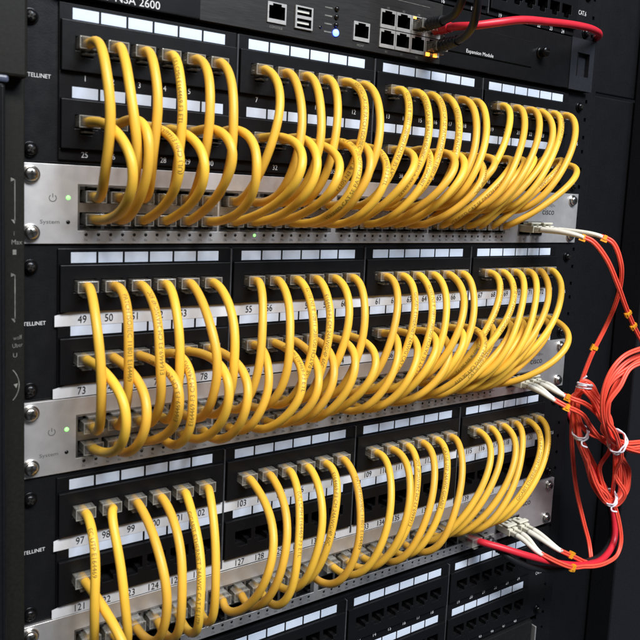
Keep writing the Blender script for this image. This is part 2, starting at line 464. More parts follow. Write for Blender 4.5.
def make_plug():
    m = MB()
    # hollow clear shell, open at the cable end, with a side rib and strain-relief bar
    x, zt, zb, y0, y1 = 5.8, 3.3, -3.3, -13.2, 7.0
    t = bmesh.new()
    bmesh.ops.create_cube(t, size=1)
    for v in t.verts:
        v.co = Vector((v.co.x * 2 * x, (y0 + y1) / 2 + v.co.y * (y1 - y0), v.co.z * (zt - zb)))
    back = [f for f in t.faces if f.normal.y < -0.9]
    r = bmesh.ops.inset_region(t, faces=back, thickness=1.15, use_even_offset=True)
    ret = bmesh.ops.extrude_face_region(t, geom=back)
    vs = [g for g in ret['geom'] if isinstance(g, bmesh.types.BMVert)]
    bmesh.ops.translate(t, vec=(0, 13.5, 0), verts=vs)
    bmesh.ops.delete(t, geom=back, context='FACES_ONLY') if False else None
    for v in t.verts:   # shoulders taper a little to the cable end
        if v.co.y < y0 + 0.1:
            v.co.z *= 0.97
            v.co.x *= 0.98
    es = [e for e in t.edges if abs(e.verts[0].co.y - e.verts[1].co.y) < 0.01 and e.verts[0].co.y < y0 + 0.2
          or abs(e.verts[0].co.y - e.verts[1].co.y) > 10]
    bmesh.ops.bevel(t, geom=es, offset=0.35, segments=2, affect='EDGES', profile=0.5)
    m.join(t)
    m.box(-3.6, 3.6, -10.6, -9.2, 2.2, 3.05)
    # bars added round the cable end, their pale colour painting bright edge highlights
    for z0, z1 in ((2.75, 3.35), (-3.35, -2.85)):
        m.box(-5.85, 5.85, -13.35, -12.8, z0, z1, 1, 0.12, 1)
    for x0, x1 in ((-5.85, -5.3), (5.3, 5.85)):
        m.box(x0, x1, -13.34, -12.81, -2.84, 2.74, 1, 0.12, 1)
    body = m.build('plug', [M_PLUG, M_EDGE_GLINT])
    d = body.data
    bpy.data.objects.remove(body)
    m = MB()
    # springy latch under the plug
    for a, b in (((6.5, -3.6), (0, -4.6)), ((0, -4.6), (-7.5, -5.6)), ((-7.5, -5.6), (-12.4, -5.7))):
        (ya, za), (yb, zb2) = a, b
        wa = 3.0 if yb > -8 else 2.7
        t = bmesh.new()
        bmesh.ops.create_cube(t, size=1)
        for v in t.verts:
            y, zz = (ya, za) if v.co.y > 0 else (yb, zb2)
            v.co = Vector((v.co.x * 2 * wa, y, zz + v.co.z * 0.9))
        m.join(t)
    la = m.build('latch', M_PLUG)
    dl = la.data
    bpy.data.objects.remove(la)
    m = MB()
    # twisted wires and blade contacts inside the clear body
    for k in range(8):
        xx = -3.57 + 1.02 * k
        m.tube([(xx * 0.45, -5.5, 0.2), (xx * 0.8, -2.5, 0.2), (xx, 0.5, 0.1), (xx, 5.5, 0.1)], 0.42, 6, k % 4)
        m.box(xx - .18, xx + .18, 2.5, 6.5, 0.4, 2.0, 4)
    w = m.build('wires', [M_WBOOT, M_ORANGE, mat('green_wire', (0.03, 0.25, 0.06), .4, noise=.05),
                          mat('brown_wire', (0.16, 0.07, 0.03), .4, noise=.05), M_GOLD])
    dw = w.data
    bpy.data.objects.remove(w)
    return d, dl, dw


def make_screw(mats, head=3.9, cup=5.0):
    m = MB()
    m.lathe_y([(cup, 0.0), (cup, -0.7), (cup * 0.93, -1.3), (head * 1.02, -1.0)], 0, 0, 28, 0)
    m.lathe_y([(head, -0.9), (head, -2.0), (head * 0.93, -2.9), (head * 0.7, -3.5), (head * 0.40, -3.8), (head * 0.30, -3.85)], 0, 0, 28, 0)
    # cross recess
    m.lathe_y([(head * 0.30, -3.85), (head * 0.28, -2.6), (0, -2.3)], 0, 0, 12, 1, False)
    for a in range(4):
        c, s = math.cos(a * math.pi / 2 + 0.5), math.sin(a * math.pi / 2 + 0.5)
        L, w = head * 0.62, 0.62
        pts = [(-w, 0.3), (w, 0.3), (w * 0.8, L), (-w * 0.8, L)]
        m.face([(px * c - pz * s, -3.95 + (0.12 if pz > 1 else 0.0), px * s + pz * c) for px, pz in pts], 1)
    o = m.build('screw', mats)
    d = o.data
    bpy.data.objects.remove(o)
    return d


JACK = make_jack()
PLUG, LATCH, WIRES = make_plug()
M_RECESS = mat('screw_recess', (0.03, 0.028, 0.025), 0.5, 0.6, noise=0.1)
SCREW = make_screw([M_SCREW, M_RECESS])
BLACK_SCREW = make_screw([M_BSCREW, M_RECESS], 3.3, 4.3)


def make_insert():
    m = MB()
    m.box(0, 14.35, -0.2, 0.4, -6.1, 0, bev=0.08, seg=1)
    o = m.build('label_insert', M_INSERT)
    d = o.data
    bpy.data.objects.remove(o)
    return d


INSERT = make_insert()
BLOCKS = ((11.6, 38.4), (53.5, 80.3))     # raised jack blocks, measured down from the panel top


def make_module(rows):
    """one six-port-wide module: base with raised blocks, and the jack openings"""
    m = MB()
    h = 86.6 if rows == 2 else 43.0
    x0, x1 = 0.0, 107.3
    blocks = BLOCKS[:rows]
    m.plate(x0, x1, -h, -2.4, [(x0 + 0.8, x1 - 0.8, -b, -a) for a, b in blocks], -1.6, 0.6)
    for a, b in blocks:
        zc = -(a + 11.9)
        hs = []
        for i in range(6):
            x = port_x(i) - 23.3
            hs.append((x - 6.15, x + 6.15, zc - 3.75, zc + 3.75))
            hs.append((x - 3.2, x + 3.2, zc - 7.0, zc - 3.75))
        m.plate(x0 + 0.8, x1 - 0.8, -b, -a, hs, -4.2, -0.4, hole_back=-0.5)
    o = m.build('module', M_MODULE)
    md = o.modifiers.new('edge', 'BEVEL')
    md.width = 0.0004
    md.segments = 2
    md.limit_method = 'ANGLE'
    md.angle_limit = math.radians(60)
    return o


MODULE2 = make_module(2)
MODULE1 = make_module(1)
USED = set()


def add_module(proto, panel, g):
    o = proto if proto.name not in USED else proto.copy()
    if o is proto:
        USED.add(proto.name)
    else:
        COL.objects.link(o)
    o.parent = panel
    o.location = Vector((23.3 + 108.71 * g, 0, 0)) * MM
    return o


def make_panel(top, rows, label, first, style, nums_from=1):
    h = 88.4 if rows == 2 else 43.9
    p = thing('patch_bay', label, 'patch panel', (0, 0, top), 'black patch panels')
    m = MB()
    m.plate(0, 482.6, -h, -0.3, [(24.5 + 108.71 * g, 129.4 + 108.71 * g, -h + 4, -5.0) for g in range(4)], 0, 2.4, back=True)
    f = m.build('faceplate', M_PANEL, p)
    md = f.modifiers.new('edge', 'BEVEL'); md.width = 0.0004; md.segments = 2; md.limit_method = 'ANGLE'
    m = MB(); m.box(20, 462, 12, 90, -h + 1, -1.5)
    m.build('chassis', M_DARK, p)
    for g in range(4):
        mo = add_module(MODULE2 if rows == 2 else MODULE1, p, g)
        for r in range(rows):
            for i in range(6):
                put('jack', JACK, mo, (port_x(i) - 23.3, 0, -(BLOCKS[r][0] + 11.9)))
                put('label_insert', INSERT, mo, (label_x(i) - 23.3, -1.6, -(4.6 + 41.9 * r)))
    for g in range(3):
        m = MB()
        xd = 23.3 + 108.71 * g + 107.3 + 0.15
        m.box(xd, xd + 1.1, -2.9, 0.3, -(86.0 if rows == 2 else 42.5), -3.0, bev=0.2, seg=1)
        m.build('divider', M_LIT_EDGE, p)
    # ear screws
    for sx in (8.7, 473.9):
        for sz in ((12.5, 44.4 - 1, 82) if rows == 2 else (6.5, 38)):
            if sz == 43.4:
                continue
            put('screw', BLACK_SCREW, p, (sx, -0.02, -sz))
    # printed or stuck-on numbers
    k = MB()

    def num(n, x, y, z, size, sx, mt):
        q = MB()
        q.text(str(n), 0, 0, 0, size, 0, sx=sx)
        q.build('number', mt, p, (x, y, z), recalc=False)
    for r in range(rows):
        for i in range(24):
            n = first + 24 * r + i
            x = port_x(i)
            if style == 'print':
                num(n, x - 0.2, -1.78, -(41.2 + 1.7 + 41.9 * r), 4.6, 0.86, M_INKW)
            else:
                zt = (39.0 if r == 0 else 81.0)
                num(n, x - 0.8, -2.35, -(zt + 6.1), 6.2, 0.84, M_INKB)
    if style == 'print':
        pass
    else:
        for r in range(rows):
            zt, zb = ((38.7, 46.6) if r == 0 else (81.0, 88.3))
            xa, xb = (21.6, 455.0) if r == 0 else (20.8, 458.0)
            s = MB()
            # long paper strip lying over the module faces, slightly wavy, its left corner rounded
            N = 60
            rows_ = []
            for t in range(N + 1):
                x = xa + (xb - xa) * t / N
                w = 0.10 * math.sin(x * 0.09 + r) + 0.08 * math.sin(x * 0.031)
                zt2 = zt + (1.6 if t == 0 else 0.0)
                zw = 0.25 * math.sin(x * 0.017 + 2 * r)
                rows_.append(((x, -2.05 + w * 0.5, -zt2 - zw), (x, -2.0 + w * 0.5, -zb - zw)))
            for a, b in zip(rows_, rows_[1:]):
                s.face([a[1], b[1], b[0], a[0]])
                s.face([(q[0], q[1] + 0.15, q[2]) for q in (a[0], b[0], b[1], a[1])])
            st = s.build('paper_strip', M_PAPER, p)
    k.text('INTELLINET', 2.4 if style != 'print' else 4.6, -0.15, -45.4 if style != 'print' else -43.6, 3.1, 0, 'l', sx=0.93)
    if style == 'print' and rows == 2:
        pass
    k.build('lettering', M_INKW, p, recalc=False)
    k = MB()
    k.text('CAT.6', 468.0 if rows == 2 else 462.6, -0.15, -46.2 if rows == 2 else -23.4, 4.4 if rows == 2 else 5.4, 0, 'l', sx=0.75)
    k.build('lettering', M_INKW, p, recalc=False)
    return p


make_panel(88.9, 2, 'upper black patch panel with white printed numbers 1 to 48 and yellow cables', 1, 'print')
make_panel(-44.45, 2, 'middle black patch panel with white paper number strips starting at 49', 49, 'strip')
make_panel(-177.8, 2, 'lower black patch panel with paper strip from 97 and mostly empty second row', 97, 'strip')
make_panel(-315.3, 2, 'bottom black patch panel without any cables, its sockets all empty', 1, 'print')
make_panel(177.8, 1, 'black patch panel above the firewall, cut off by the top of the picture', 1, 'print')


# ----------------------------------------------------------------- network switches
def make_port_block():
    m = MB()
    holes = []
    W = 6 * 14.1
    for i in range(6):
        x = 7.05 + 14.1 * i
        for zc, up in ((-6.6, 1), (-19.3, -1)):
            holes.append((x - 6.1, x + 6.1, zc - 3.7, zc + 3.7))
            if up > 0:
                holes.append((x - 3.3, x + 3.3, zc + 3.7, zc + 5.6))
            else:
                holes.append((x - 3.3, x + 3.3, zc - 5.6, zc - 3.7))
    m.plate(0.1, W + 2.2, -25.9, -0.1, holes, -1.4, 11, 0, 1)
    # dark tongue over each port and cavity back
    m.face([(0.2, 10.9, -25.8), (W + 2, 10.9, -25.8), (W + 2, 10.9, -0.2), (0.2, 10.9, -0.2)], 1)
    for i in range(6):
        x = 7.05 + 14.1 * i
        for zc, s in ((-6.6, 1), (-19.3, -1)):
            for k in range(8):
                xx = x - 3.57 + 1.02 * k
                m.face([(xx - .2, 2, zc - 3.4 * s), (xx + .2, 2, zc - 3.4 * s), (xx + .2, 8, zc), (xx - .2, 8, zc)], 2)
            m.box(x - 6.0, x - 3.4, -1.9, 0, zc + s * 3.9, zc + s * 5.5, 1)
            m.box(x + 3.4, x + 6.0, -1.9, 0, zc + s * 3.9, zc + s * 5.5, 1)
    o = m.build('port_block', [M_SHIELD, M_JACK, M_GOLD])
    d = o.data
    bpy.data.objects.remove(o)
    return d


PORTS = make_port_block()
m = MB(); m.lathe_y([(0.95, 0.3), (0.95, -0.12), (0, -0.2)], 0, 0, 12)
o = m.build('port_led', M_LED0); LED = o.data; bpy.data.objects.remove(o)
m = MB(); m.lathe_y([(1.0, 0.3), (1.0, -0.12), (0, -0.2)], 0, 0, 12)
o = m.build('port_led', M_GREEN); LEDG = o.data; bpy.data.objects.remove(o)


def make_switch(top, label, lit):
    s = thing('network_switch', label, 'network switch', (0, 0, top), 'silver network switches')
    bx = [34.2, 122.4, 213.2, 301.4]
    m = MB()
    holes = [(x, x + 86.9, -36.8, -10.8) for x in bx] + [(404.2, 419.4, -38.0, -26.0), (419.8, 435.0, -38.0, -26.0)]
    m.plate(0.4, 482.2, -44.2, -0.3, holes, -1.5, 2.0, back=True)
    f = m.build('faceplate', M_SILVER, s)
    md = f.modifiers.new('edge', 'BEVEL'); md.width = 0.0005; md.segments = 3; md.limit_method = 'ANGLE'
    m = MB(); m.box(20, 462, 12.5, 240, -43.6, -0.8)
    m.build('chassis', M_DARK, s)
    for x in bx:
        put('port_block', PORTS, s, (x, 0, -10.8))
    for x in (411.8, 427.4):
        m = MB()
        m.plate(x - 7.5, x + 7.5, -37.9, -26.1, [(x - 6.9, x + 6.9, -37.2, -26.8)], -2.2, 11, 0, 1)
        m.face([(x - 7, 10, -37.5), (x + 7, 10, -37.5), (x + 7, 10, -26.5), (x - 7, 10, -26.5)], 1)
        m.build('fibre_cage', [M_SHIELD, M_JACK], s)
    for i in range(24):
        for q in (0, 1):
            x = 38.9 + 7.07 * ((2 * i + q) % 12) + (0, 88.2, 179.6, 267.8)[i // 6]
            put('port_led', LEDG if (2 * i + q) in lit else LED, s, (x, -1.5, -39.0))
    m = MB(); m.lathe_y([(1.25, 0.3), (1.25, -0.2), (0, -0.35)], 28.8, -18.5, 16)
    m.build('power_light', M_GREEN, s, (0, -1.5, 0))
    m = MB(); m.lathe_y([(1.1, 0.3), (1.1, -0.15), (0, -0.25)], 28.8, -32.1, 16)
    m.build('system_light', M_LED0, s, (0, -1.5, 0))
    t = MB()
    # power symbol
    for k in range(20):
        a0 = math.radians(90 + 40 + 280 * k / 20); a1 = math.radians(90 + 40 + 280 * (k + 1) / 20)
        t.face([(20.4 + r * math.cos(a), -1.62, -18.9 + r * math.sin(a)) for r, a in ((1.7, a0), (2.1, a0), (2.1, a1), (1.7, a1))])
    t.face([(20.2, -1.62, -18.6), (20.6, -1.62, -18.6), (20.6, -1.62, -16.4), (20.2, -1.62, -16.4)])
    t.build('power_symbol', [M_INKD, M_INKB], s, recalc=False)
    t = MB()
    t.text('System', 24.0, -1.62, -33.0, 3.0, 0, 'r', sx=1.25)
    t.build('lettering', [M_INKD, M_INKB], s, recalc=False)
    t = MB()
    for n in range(48):
        x = 38.9 + 7.07 * (n % 12) + (0, 88.2, 179.6, 267.8)[n // 12]
        t.text('%dx' % (n + 1), x, -1.62, -42.6, 2.0)
    t.build('port_lettering', [M_INKD, M_INKB], s, recalc=False)
    for x in (411.8, 427.4):
        t = MB()
        t.text('48', x, -1.62, -41.8, 2.2)
        t.build('cage_lettering', [M_INKD, M_INKB], s, recalc=False)
    t = MB()
    # maker's mark: nine bars over the word
    for k, hh in enumerate((1.3, 2.1, 3.2, 2.1, 1.3, 2.1, 3.2, 2.1, 1.3)):
        x = 433.9 + 2.0 * k
        zb = -12.6 + (-0.5 if hh > 3 else 0)
        t.face([(x - .35, -1.62, zb), (x + .35, -1.62, zb), (x + .35, -1.62, zb + hh), (x - .35, -1.62, zb + hh)], 0)
    t.text('cisco', 441.9, -1.62, -19.6, 8.0, 1)
    t.build('maker_mark', [M_INKD, M_INKB], s, recalc=False)
    for sx in (8.7, 473.9):
        for sz in (6.4, 38.1):
            o = put('screw', SCREW, s, (sx, -1.5, -sz))
            o.rotation_euler = (0, random.uniform(0, 1.5), 0)
    return s


make_switch(0.0, 'top silver network switch, feeding the panel numbered 1 to 48', {15})
make_switch(-133.35, 'middle silver network switch under the panel with strips starting at 49', set())
make_switch(-266.7, 'lowest silver network switch, its clear plugs visible below the strip 121', set())


# ----------------------------------------------------------------- firewall appliance
fw = thing('firewall_appliance', 'dark grey firewall appliance with blue light and expansion module cover', 'firewall', (0, 0, 133.35))
m = MB()
BX = [247.0, 261.3, 275.6, 289.9]
fh = [(149.5, 163.5, -37.0, -25.2), (170.3, 183.2, -37.6, -24.0), (216.8, 231.6, -38.4, -25.6)]
fh += [(x - 6.3, x + 6.3, -26.0, -13.8) for x in BX] + [(x - 6.3, x + 6.3, -39.0, -27.4) for x in BX]
m.plate(104.0, 298.5, -43.6, -0.5, fh, -5.0, 4.0, 0, 1)
m.build('face_panel', [M_FW, M_JACK], fw)
m = MB()
m.box(21, 103.9, -5.6, 4, -43.4, -0.6, bev=0.4)
m.build('bezel', M_FWD, fw)
m = MB()
m.box(298.6, 462, -4.6, 4, -43.5, -0.6, bev=0.5)
m.build('side_face', M_FWD, fw)
m = MB()
m.box(302, 401, -5.6, -4.4, -32.4, -12.2, bev=0.3)
m.build('expansion_cover', M_FWD, fw)
m = MB()
m.lathe_y([(4.6, -4.6), (4.6, -6.4), (3.9, -6.6)], 411, -19.2, 24)
m.lathe_y([(3.9, -6.4), (3.9, -11.5), (3.4, -12.2), (0.0, -12.3)], 411, -19.2, 24)
m.box(408.2, 413.8, -12.45, -12.2, -19.6, -18.8, 1)
m.build('thumb_screw', [M_BSCREW, M_RECESS], fw)
m = MB()
m.plate(450.5, 482.4, -43.9, -0.4, [(459, 476, -32, -12)], -5.4, 2, back=False, hole_back=-1.0)
m.face([(459, -1.2, -32), (476, -1.2, -32), (476, -1.2, -12), (459, -1.2, -12)])
m.build('mounting_ear', mat('blue_black_ear', (0.018, 0.019, 0.024), 0.35, noise=0.1, rvar=0.05), fw)
m = MB()
m.box(0.5, 20.9, -2.0, 2, -43.8, -0.4, bev=0.4)
m.build('mounting_ear', M_PANEL, fw)
m = MB(); m.box(20, 462, 12, 240, -43, -1)
m.build('chassis', M_DARK, fw)


def fw_port(x, z, led=None, frame=True):
    m = MB()
    m.plate(x - 6.9, x + 6.9, z - 6.3, z + 6.3, [(x - 5.9, x + 5.9, z - 3.9, z + 4.2), (x - 3.2, x + 3.2, z + 4.2, z + 5.6)], -5.9, 6, 0, 1)
    m.face([(x - 6, 5.5, z - 5.5), (x + 6, 5.5, z - 5.5), (x + 6, 5.5, z + 5.5), (x - 6, 5.5, z + 5.5)], 1)
    for k in range(8):
        xx = x - 3.57 + 1.02 * k
        m.face([(xx - .2, -2, z - 3.7), (xx + .2, -2, z - 3.7), (xx + .2, 4, z - 1.6), (xx - .2, 4, z - 1.6)], 2)
    pt = m.build('socket', [M_CHROME, M_JACK, M_GOLD], fw)
    if led:
        for dx, mt in led:
            m = MB(); m.box(x + dx - 1.2, x + dx + 1.2, -6.2, -5.0, z + 4.4, z + 5.8)
            m.build('socket_light', mt, pt)


fw_port(156.5, -31.1)
fw_port(224.2, -32.0)
for i, x in enumerate(BX):
    fw_port(x, -19.9, [(-4.2, M_AMBER), (4.2, M_AMBER)] if i == 2 else None)
    fw_port(x, -33.2)
m = MB()
for dx in (-4.4, 3.0):
    m.box(289.9 + dx - 1.6, 289.9 + dx + 1.6, -6.4, -5.4, -39.6, -37.2)
m.build('socket_light', M_AMBER, fw)
m = MB()
m.plate(170.0, 183.5, -37.9, -23.7, [(171.2, 182.3, -29.7, -24.6), (171.2, 182.3, -36.9, -31.6)], -6.4, 6, 0, 1)
m.face([(170.5, 5.5, -37.5), (183, 5.5, -37.5), (183, 5.5, -24), (170.5, 5.5, -24)], 1)
for z in (-26.4, -33.4):
    m.box(172.0, 181.6, -4.5, 5, z - 1.0, z + 0.6, 2)
m.build('usb_socket', [M_CHROME, M_JACK, M_WBOOT], fw)
for k, z in enumerate((-20.4, -25.6, -30.8, -36.0)):
    m = MB(); m.lathe_y([(2.3 if k == 3 else 1.6, -4.9), (2.3 if k == 3 else 1.6, -6.0), (0, -6.8)], 202.8, z, 16)
    m.build('status_light', M_BLUE if k == 3 else M_LED0, fw)
m = MB(); m.lathe_y([(1.2, -5.05), (1.2, -5.15), (0, -5.16)], 190.4, -34.2, 14)
m.build('reset_hole', M_LED0, fw)
m = MB()
m.text('SONICWALL', 48.5, -5.75, -42.6, 6.0, 0, 'r', sx=1.05)
m.text('NSA 2600', 52.5, -5.75, -42.6, 6.4, 0, 'l', sx=1.0)
m.build('lettering', [M_INKW, M_INKG], fw, recalc=False)
m = MB()
m.text('Expansion Module', 325.0, -5.75, -31.4, 3.9, 0, 'l', sx=1.05)
m.build('lettering', [M_INKW, M_INKG], fw, recalc=False)
m = MB()
for i, x in enumerate(BX):
    for n_, z_ in ((2 * i, -12.8), (2 * i + 1, -42.6)):
        m = MB()
        m.text('X%d' % n_, x, -5.1, z_, 2.0, 1)
        m.build('socket_lettering', [M_INKW, M_INKG], fw, recalc=False)
m = MB()
m.text('CONSOLE', 156.5, -5.1, -40.6, 2.1, 1)
m.build('socket_lettering', [M_INKW, M_INKG], fw, recalc=False)
m = MB()
m.text('MGMT', 224.2, -5.1, -41.8, 2.1, 1)
m.build('socket_lettering', [M_INKW, M_INKG], fw, recalc=False)
m = MB()
for z in (-20.8, -26.0, -31.2, -36.4):
    m.box(193.5, 199.5, -5.12, -5.05, z - .3, z + .5, 1)
m.box(246, 286, -5.12, -5.05, -5.3, -5.0, 1)
m.build('lettering', [M_INKW, M_INKG], fw, recalc=False)


un = thing('blank_unit', 'dark unit under the bottom panel with a thin bright strip at its right', 'rack unit', (0, 0, -404.5))
m = MB(); m.box(20, 466.5, -2.2, 60, -70, -1.0, bev=0.6)
m.build('front', mat('dim_grey_front', (0.010, 0.010, 0.011), 0.45, noise=0.15, rvar=0.05, spec=0.3), un)
m = MB(); m.box(468.2, 469.6, -5.0, 3, -70, -7.0, bev=0.4)
m.build('edge_strip', M_SILVER, un)


# ----------------------------------------------------------------- rack cabinet around it all
rk = thing('rack_cabinet', 'dark rack cabinet frame with measuring marks on its left post', 'rack', (0, 0, -400))


def rpart(name, mt, fn):
    m = MB(); fn(m)
    return m.build(name, mt, rk, (0, 0, 400))


rpart('left_post', M_POST, lambda m: m.box(-11, 3.3, -12, -2.6, -560, 330, bev=0.6))
rpart('door_edge', M_NAVY, lambda m: (m.box(-160, -8.8, -26, -12.6, -560, 38, bev=1.5), m.box(-11.2, -9.6, -26.6, -12.4, -560, 36, bev=0.5)))
rpart('corner_cap', M_POST, lambda m: (m.box(-160, 2.6, -22, -12.4, 41.5, 330, bev=1.5)))
rpart('latch_lip', mat('lip_blue_highlight', (0.06, 0.07, 0.11), 0.3, noise=0.1), lambda m: m.box(-40, -7.4, -27.5, -12.6, 37.6, 41.2, bev=1.2))  # bluish highlight on this ledge is put into its colour


def rail(m):
    holes = []
    for u in range(-11, 6):
        for dz in (6.35, 22.2, 38.1):
            z = 44.45 * u + dz
            holes.append((478.6 - 9.4, 478.6 - 0.6, z - 4.6, z + 4.6))
            holes.append((486.2, 489.2, z - 1.6, z + 1.6))
    m.plate(462.0, 497.5, -560, 330, holes, 2.8, 5.0, back=True)
    m.box(497.6, 500.0, 2.8, 60, -560, 330)


rpart('right_rail', M_NAVY, rail)
rpart('left_rail', M_NAVY, lambda m: m.plate(-6.0, 20.0, -560, 330, [], 2.8, 5.0, back=True))
rpart('side_panel', M_NAVY, lambda m: (m.box(500.5, 640, 22, 26, -560, 94, bev=1), m.box(500.5, 640, 22, 26, 97, 330, bev=1)))
rpart('outer_post', mat('grey_navy_post', (0.010, 0.0106, 0.0135), 0.45, spec=0.35, noise=0.2, scale=500, bump=0.06, rvar=0.05),
      lambda m: m.box(588, 1000, -8, 21, -560, 330, bev=2))


def marks(m):
    y = -12.25
    def arrow(z0, z1):
        x = -1.6
        m.box(x - .22, x + .22, y, y + .1, -z1, -z0)
        m.face([(x - 2.0, y, -z0 + 0.9), (x + 0.4, y, -z0 - 0.1), (x - 2.0, y, -z0 - 1.2)])
        m.face([(x - 1.9, y, -z1 + 1.1), (x + 0.4, y, -z1 + 0.9), (x - 0.2, y, -z1 - 1.2)])
    arrow(9.6, 31.6)
    arrow(59.6, 84.2)
    m.text('i', -2.0, y, -38.9, 3.4)
    m.text('Max', -0.6, y, -43.6, 3.6, sx=0.9)
    m.box(-2.7, -0.9, y, y + .1, -49.0, -46.4)
    m.text('wolf', -0.2, y, -94.6, 3.2, sx=0.8, rot=0.12)
    m.text('Uber', -0.2, y, -98.8, 3.2, sx=0.8, rot=0.12)
    m.text('U', -1.6, y, -104.2, 3.4)
    for k in range(24):
        a0 = math.radians(-42 + 84 * k / 24); a1 = math.radians(-42 + 84 * (k + 1) / 24)
        cx, cz, R = -12.0, -119.4, 12.2
        m.face([(cx + r * math.cos(a), y, cz + r * math.sin(a)) for r, a in ((R, a0), (R + .45, a0), (R + .45, a1), (R, a1))])
    m.face([(-2.4, y, -119.0), (-0.2, y, -118.6), (-1.0, y, -121.2)])


rpart('lettering', M_INKG, marks)
m = MB(); m.box(-900, 1500, 300, 310, -1200, 1200)
bd = m.build('backdrop', M_NAVY); bd['kind'] = 'structure'


# ----------------------------------------------------------------- yellow patch cables
R_C = 2.66
TEXT_ON = {4: 3, 11: 0, 13: 0, 14: 0, 15: 0, 16: 0, 27: 3, 34: 0, 36: 3, 38: 5, 41: 1, 43: 0, 47: 5, 23: 6,
           50: 4, 51: 1, 57: 0, 58: 1, 62: 2, 63: 0, 67: 0, 68: 5, 75: 1, 76: 1, 80: 3, 90: 2, 91: 5, 
           97: 6, 101: 2, 105: 3, 107: 1, 108: 4, 111: 1, 113: 5, 119: 2, 120: 6}
EYE = Vector((-0.42, -0.9, 0.05)).normalized()
ORD = ('first', 'second', 'third', 'fourth', 'fifth', 'sixth')


def bezier(p0, p1, p2, p3, n):
    out = []
    for i in range(n + 1):
        t = i / n
        out.append(p0 * (1 - t) ** 3 + p1 * (3 * t * (1 - t) ** 2) + p2 * (3 * t * t * (1 - t)) + p3 * t ** 3)
    return out


def wrap_text(pts, s, size, start, flip, ang, name, parent, r=R_C):
    """lettering printed around the jacket: text runs along the cable"""
    vs, fs, x0, x1 = FONT_CACHE[s]
    t = bmesh.new()
    nv = [t.verts.new(Vector(((v.x - x0) * size, (0.35 - v.y) * size, 0))) for v in vs]
    for f in fs:
        try:
            t.faces.new([nv[i] for i in f])
        except ValueError:
            pass
    for yy in (-0.2, 0.0, 0.2):
        g = t.verts[:] + t.edges[:] + t.faces[:]
        bmesh.ops.bisect_plane(t, geom=g, plane_co=(0, yy * size, 0), plane_no=(0, 1, 0))
    # arc-length table
    L = [0.0]
    for a, b in zip(pts, pts[1:]):
        L.append(L[-1] + (b - a).length)
    tot = L[-1]

    def at(sv):
        sv = max(0.0, min(tot - 1e-3, sv))
        lo = 0
        while L[lo + 1] < sv:
            lo += 1
        k = (sv - L[lo]) / max(1e-6, L[lo + 1] - L[lo])
        p = pts[lo].lerp(pts[lo + 1], k)
        a = (pts[lo + 1] - pts[max(0, lo - 1)]).normalized()
        b = (pts[min(len(pts) - 1, lo + 2)] - pts[lo]).normalized()
        return p, a.lerp(b, k).normalized()
    kill = []
    for v in t.verts:
        sv = start + (v.co.x if not flip else -v.co.x)
        if sv > tot - 6 or sv < 6:
            kill.append(v)
            continue
        p, T = at(sv)
        N = (EYE - T * EYE.dot(T))
        if N.length < 1e-3:
            N = T.orthogonal()
        N.normalize()
        B = T.cross(N)
        a = ang + (v.co.y if not flip else -v.co.y) / r
        v.co = p + (N * math.cos(a) + B * math.sin(a)) * (r + 0.06)
    bmesh.ops.delete(t, geom=kill, context='VERTS')
    m = MB()
    m.join(t, 0, False)
    return m.build(name, M_CABINK, parent, recalc=False)


for k in sorted(CABLE_SHAPE):
    h0, h3, a0, a3, b0, b3 = CABLE_SHAPE[k]
    b3 = max(b3, -9.0)
    a3 = max(a3, -10.0)
    bay = (k - 1) // 48
    row = ((k - 1) % 48) // 24
    i = (k - 1) % 24
    P = Vector((port_x(i), 0, PANEL_TOP[bay] - 23.5 - 41.9 * row))
    S = Vector((switch_x(i), 0, SWITCH_TOP[bay] - (17.4 if row == 0 else 30.1))) - P
    p0 = Vector((0, -12, 0)); p3 = Vector((S.x, -8, S.z))
    pts = bezier(p0, p0 + Vector((a0, -h0, b0)), p3 + Vector((a3, -h3, b3)), p3, 46)
    # a little hand-made unevenness that vanishes at both plugs
    ph = random.uniform(0, 6.28); am = random.uniform(0.2, 0.9)
    for j, p in enumerate(pts):
        w = math.sin(math.pi * j / 46) ** 2
        p.x += w * am * math.sin(j * 0.23 + ph)
        p.z += w * am * 0.6 * math.cos(j * 0.19 + ph)
    pts = [Vector((0, -2.0, 0.1)), Vector((0, -7.5, 0.05))] + pts + [Vector((S.x, -5.5, S.z)), Vector((S.x, 0.5, S.z))]
    m = MB()
    m.tube(pts, R_C, 16)
    c = m.build('patch_cable', M_YELLOW, None, tuple(P), recalc=False)
    lab = 'yellow patch cable from socket %d, %s plug in %s group of %s panel\'s %s row' % (
        k, ORD[i % 6], ORD[i // 6], BAYS[bay], ('upper', 'lower')[row])
    tag(c, lab, 'cable', 'yellow patch cables looping from panels to switches')
    for (q, flip) in ((Vector((0, 0, 0)), False), (S, row == 0)):
        pl = put('plug', PLUG, c, tuple(q), (0, math.pi, 0) if flip else None)
        if q is S:
            pl.location.y += 0.0045
        else:
            pl.location.y += 0.0025
        put('latch', LATCH, pl)
        put('wires', WIRES, pl)
    if k in TEXT_ON:
        s = CABLE_TEXTS[TEXT_ON[k]]
        flip = random.random() < 0.35 and k not in (50, 108, 101, 112)
        if k in (51, 76, 75, 63):
            flip = True
        ln = sum((b - a).length for a, b in zip(pts, pts[1:]))
        wdt = (FONT_CACHE[s][3] - FONT_CACHE[s][2]) * 3.6
        st = random.uniform(20, 30) if not flip else min(ln - 12, 24 + wdt)
        wrap_text(pts, s, 3.6, st, flip, random.uniform(-0.55, 0.45), 'printed_text', c)


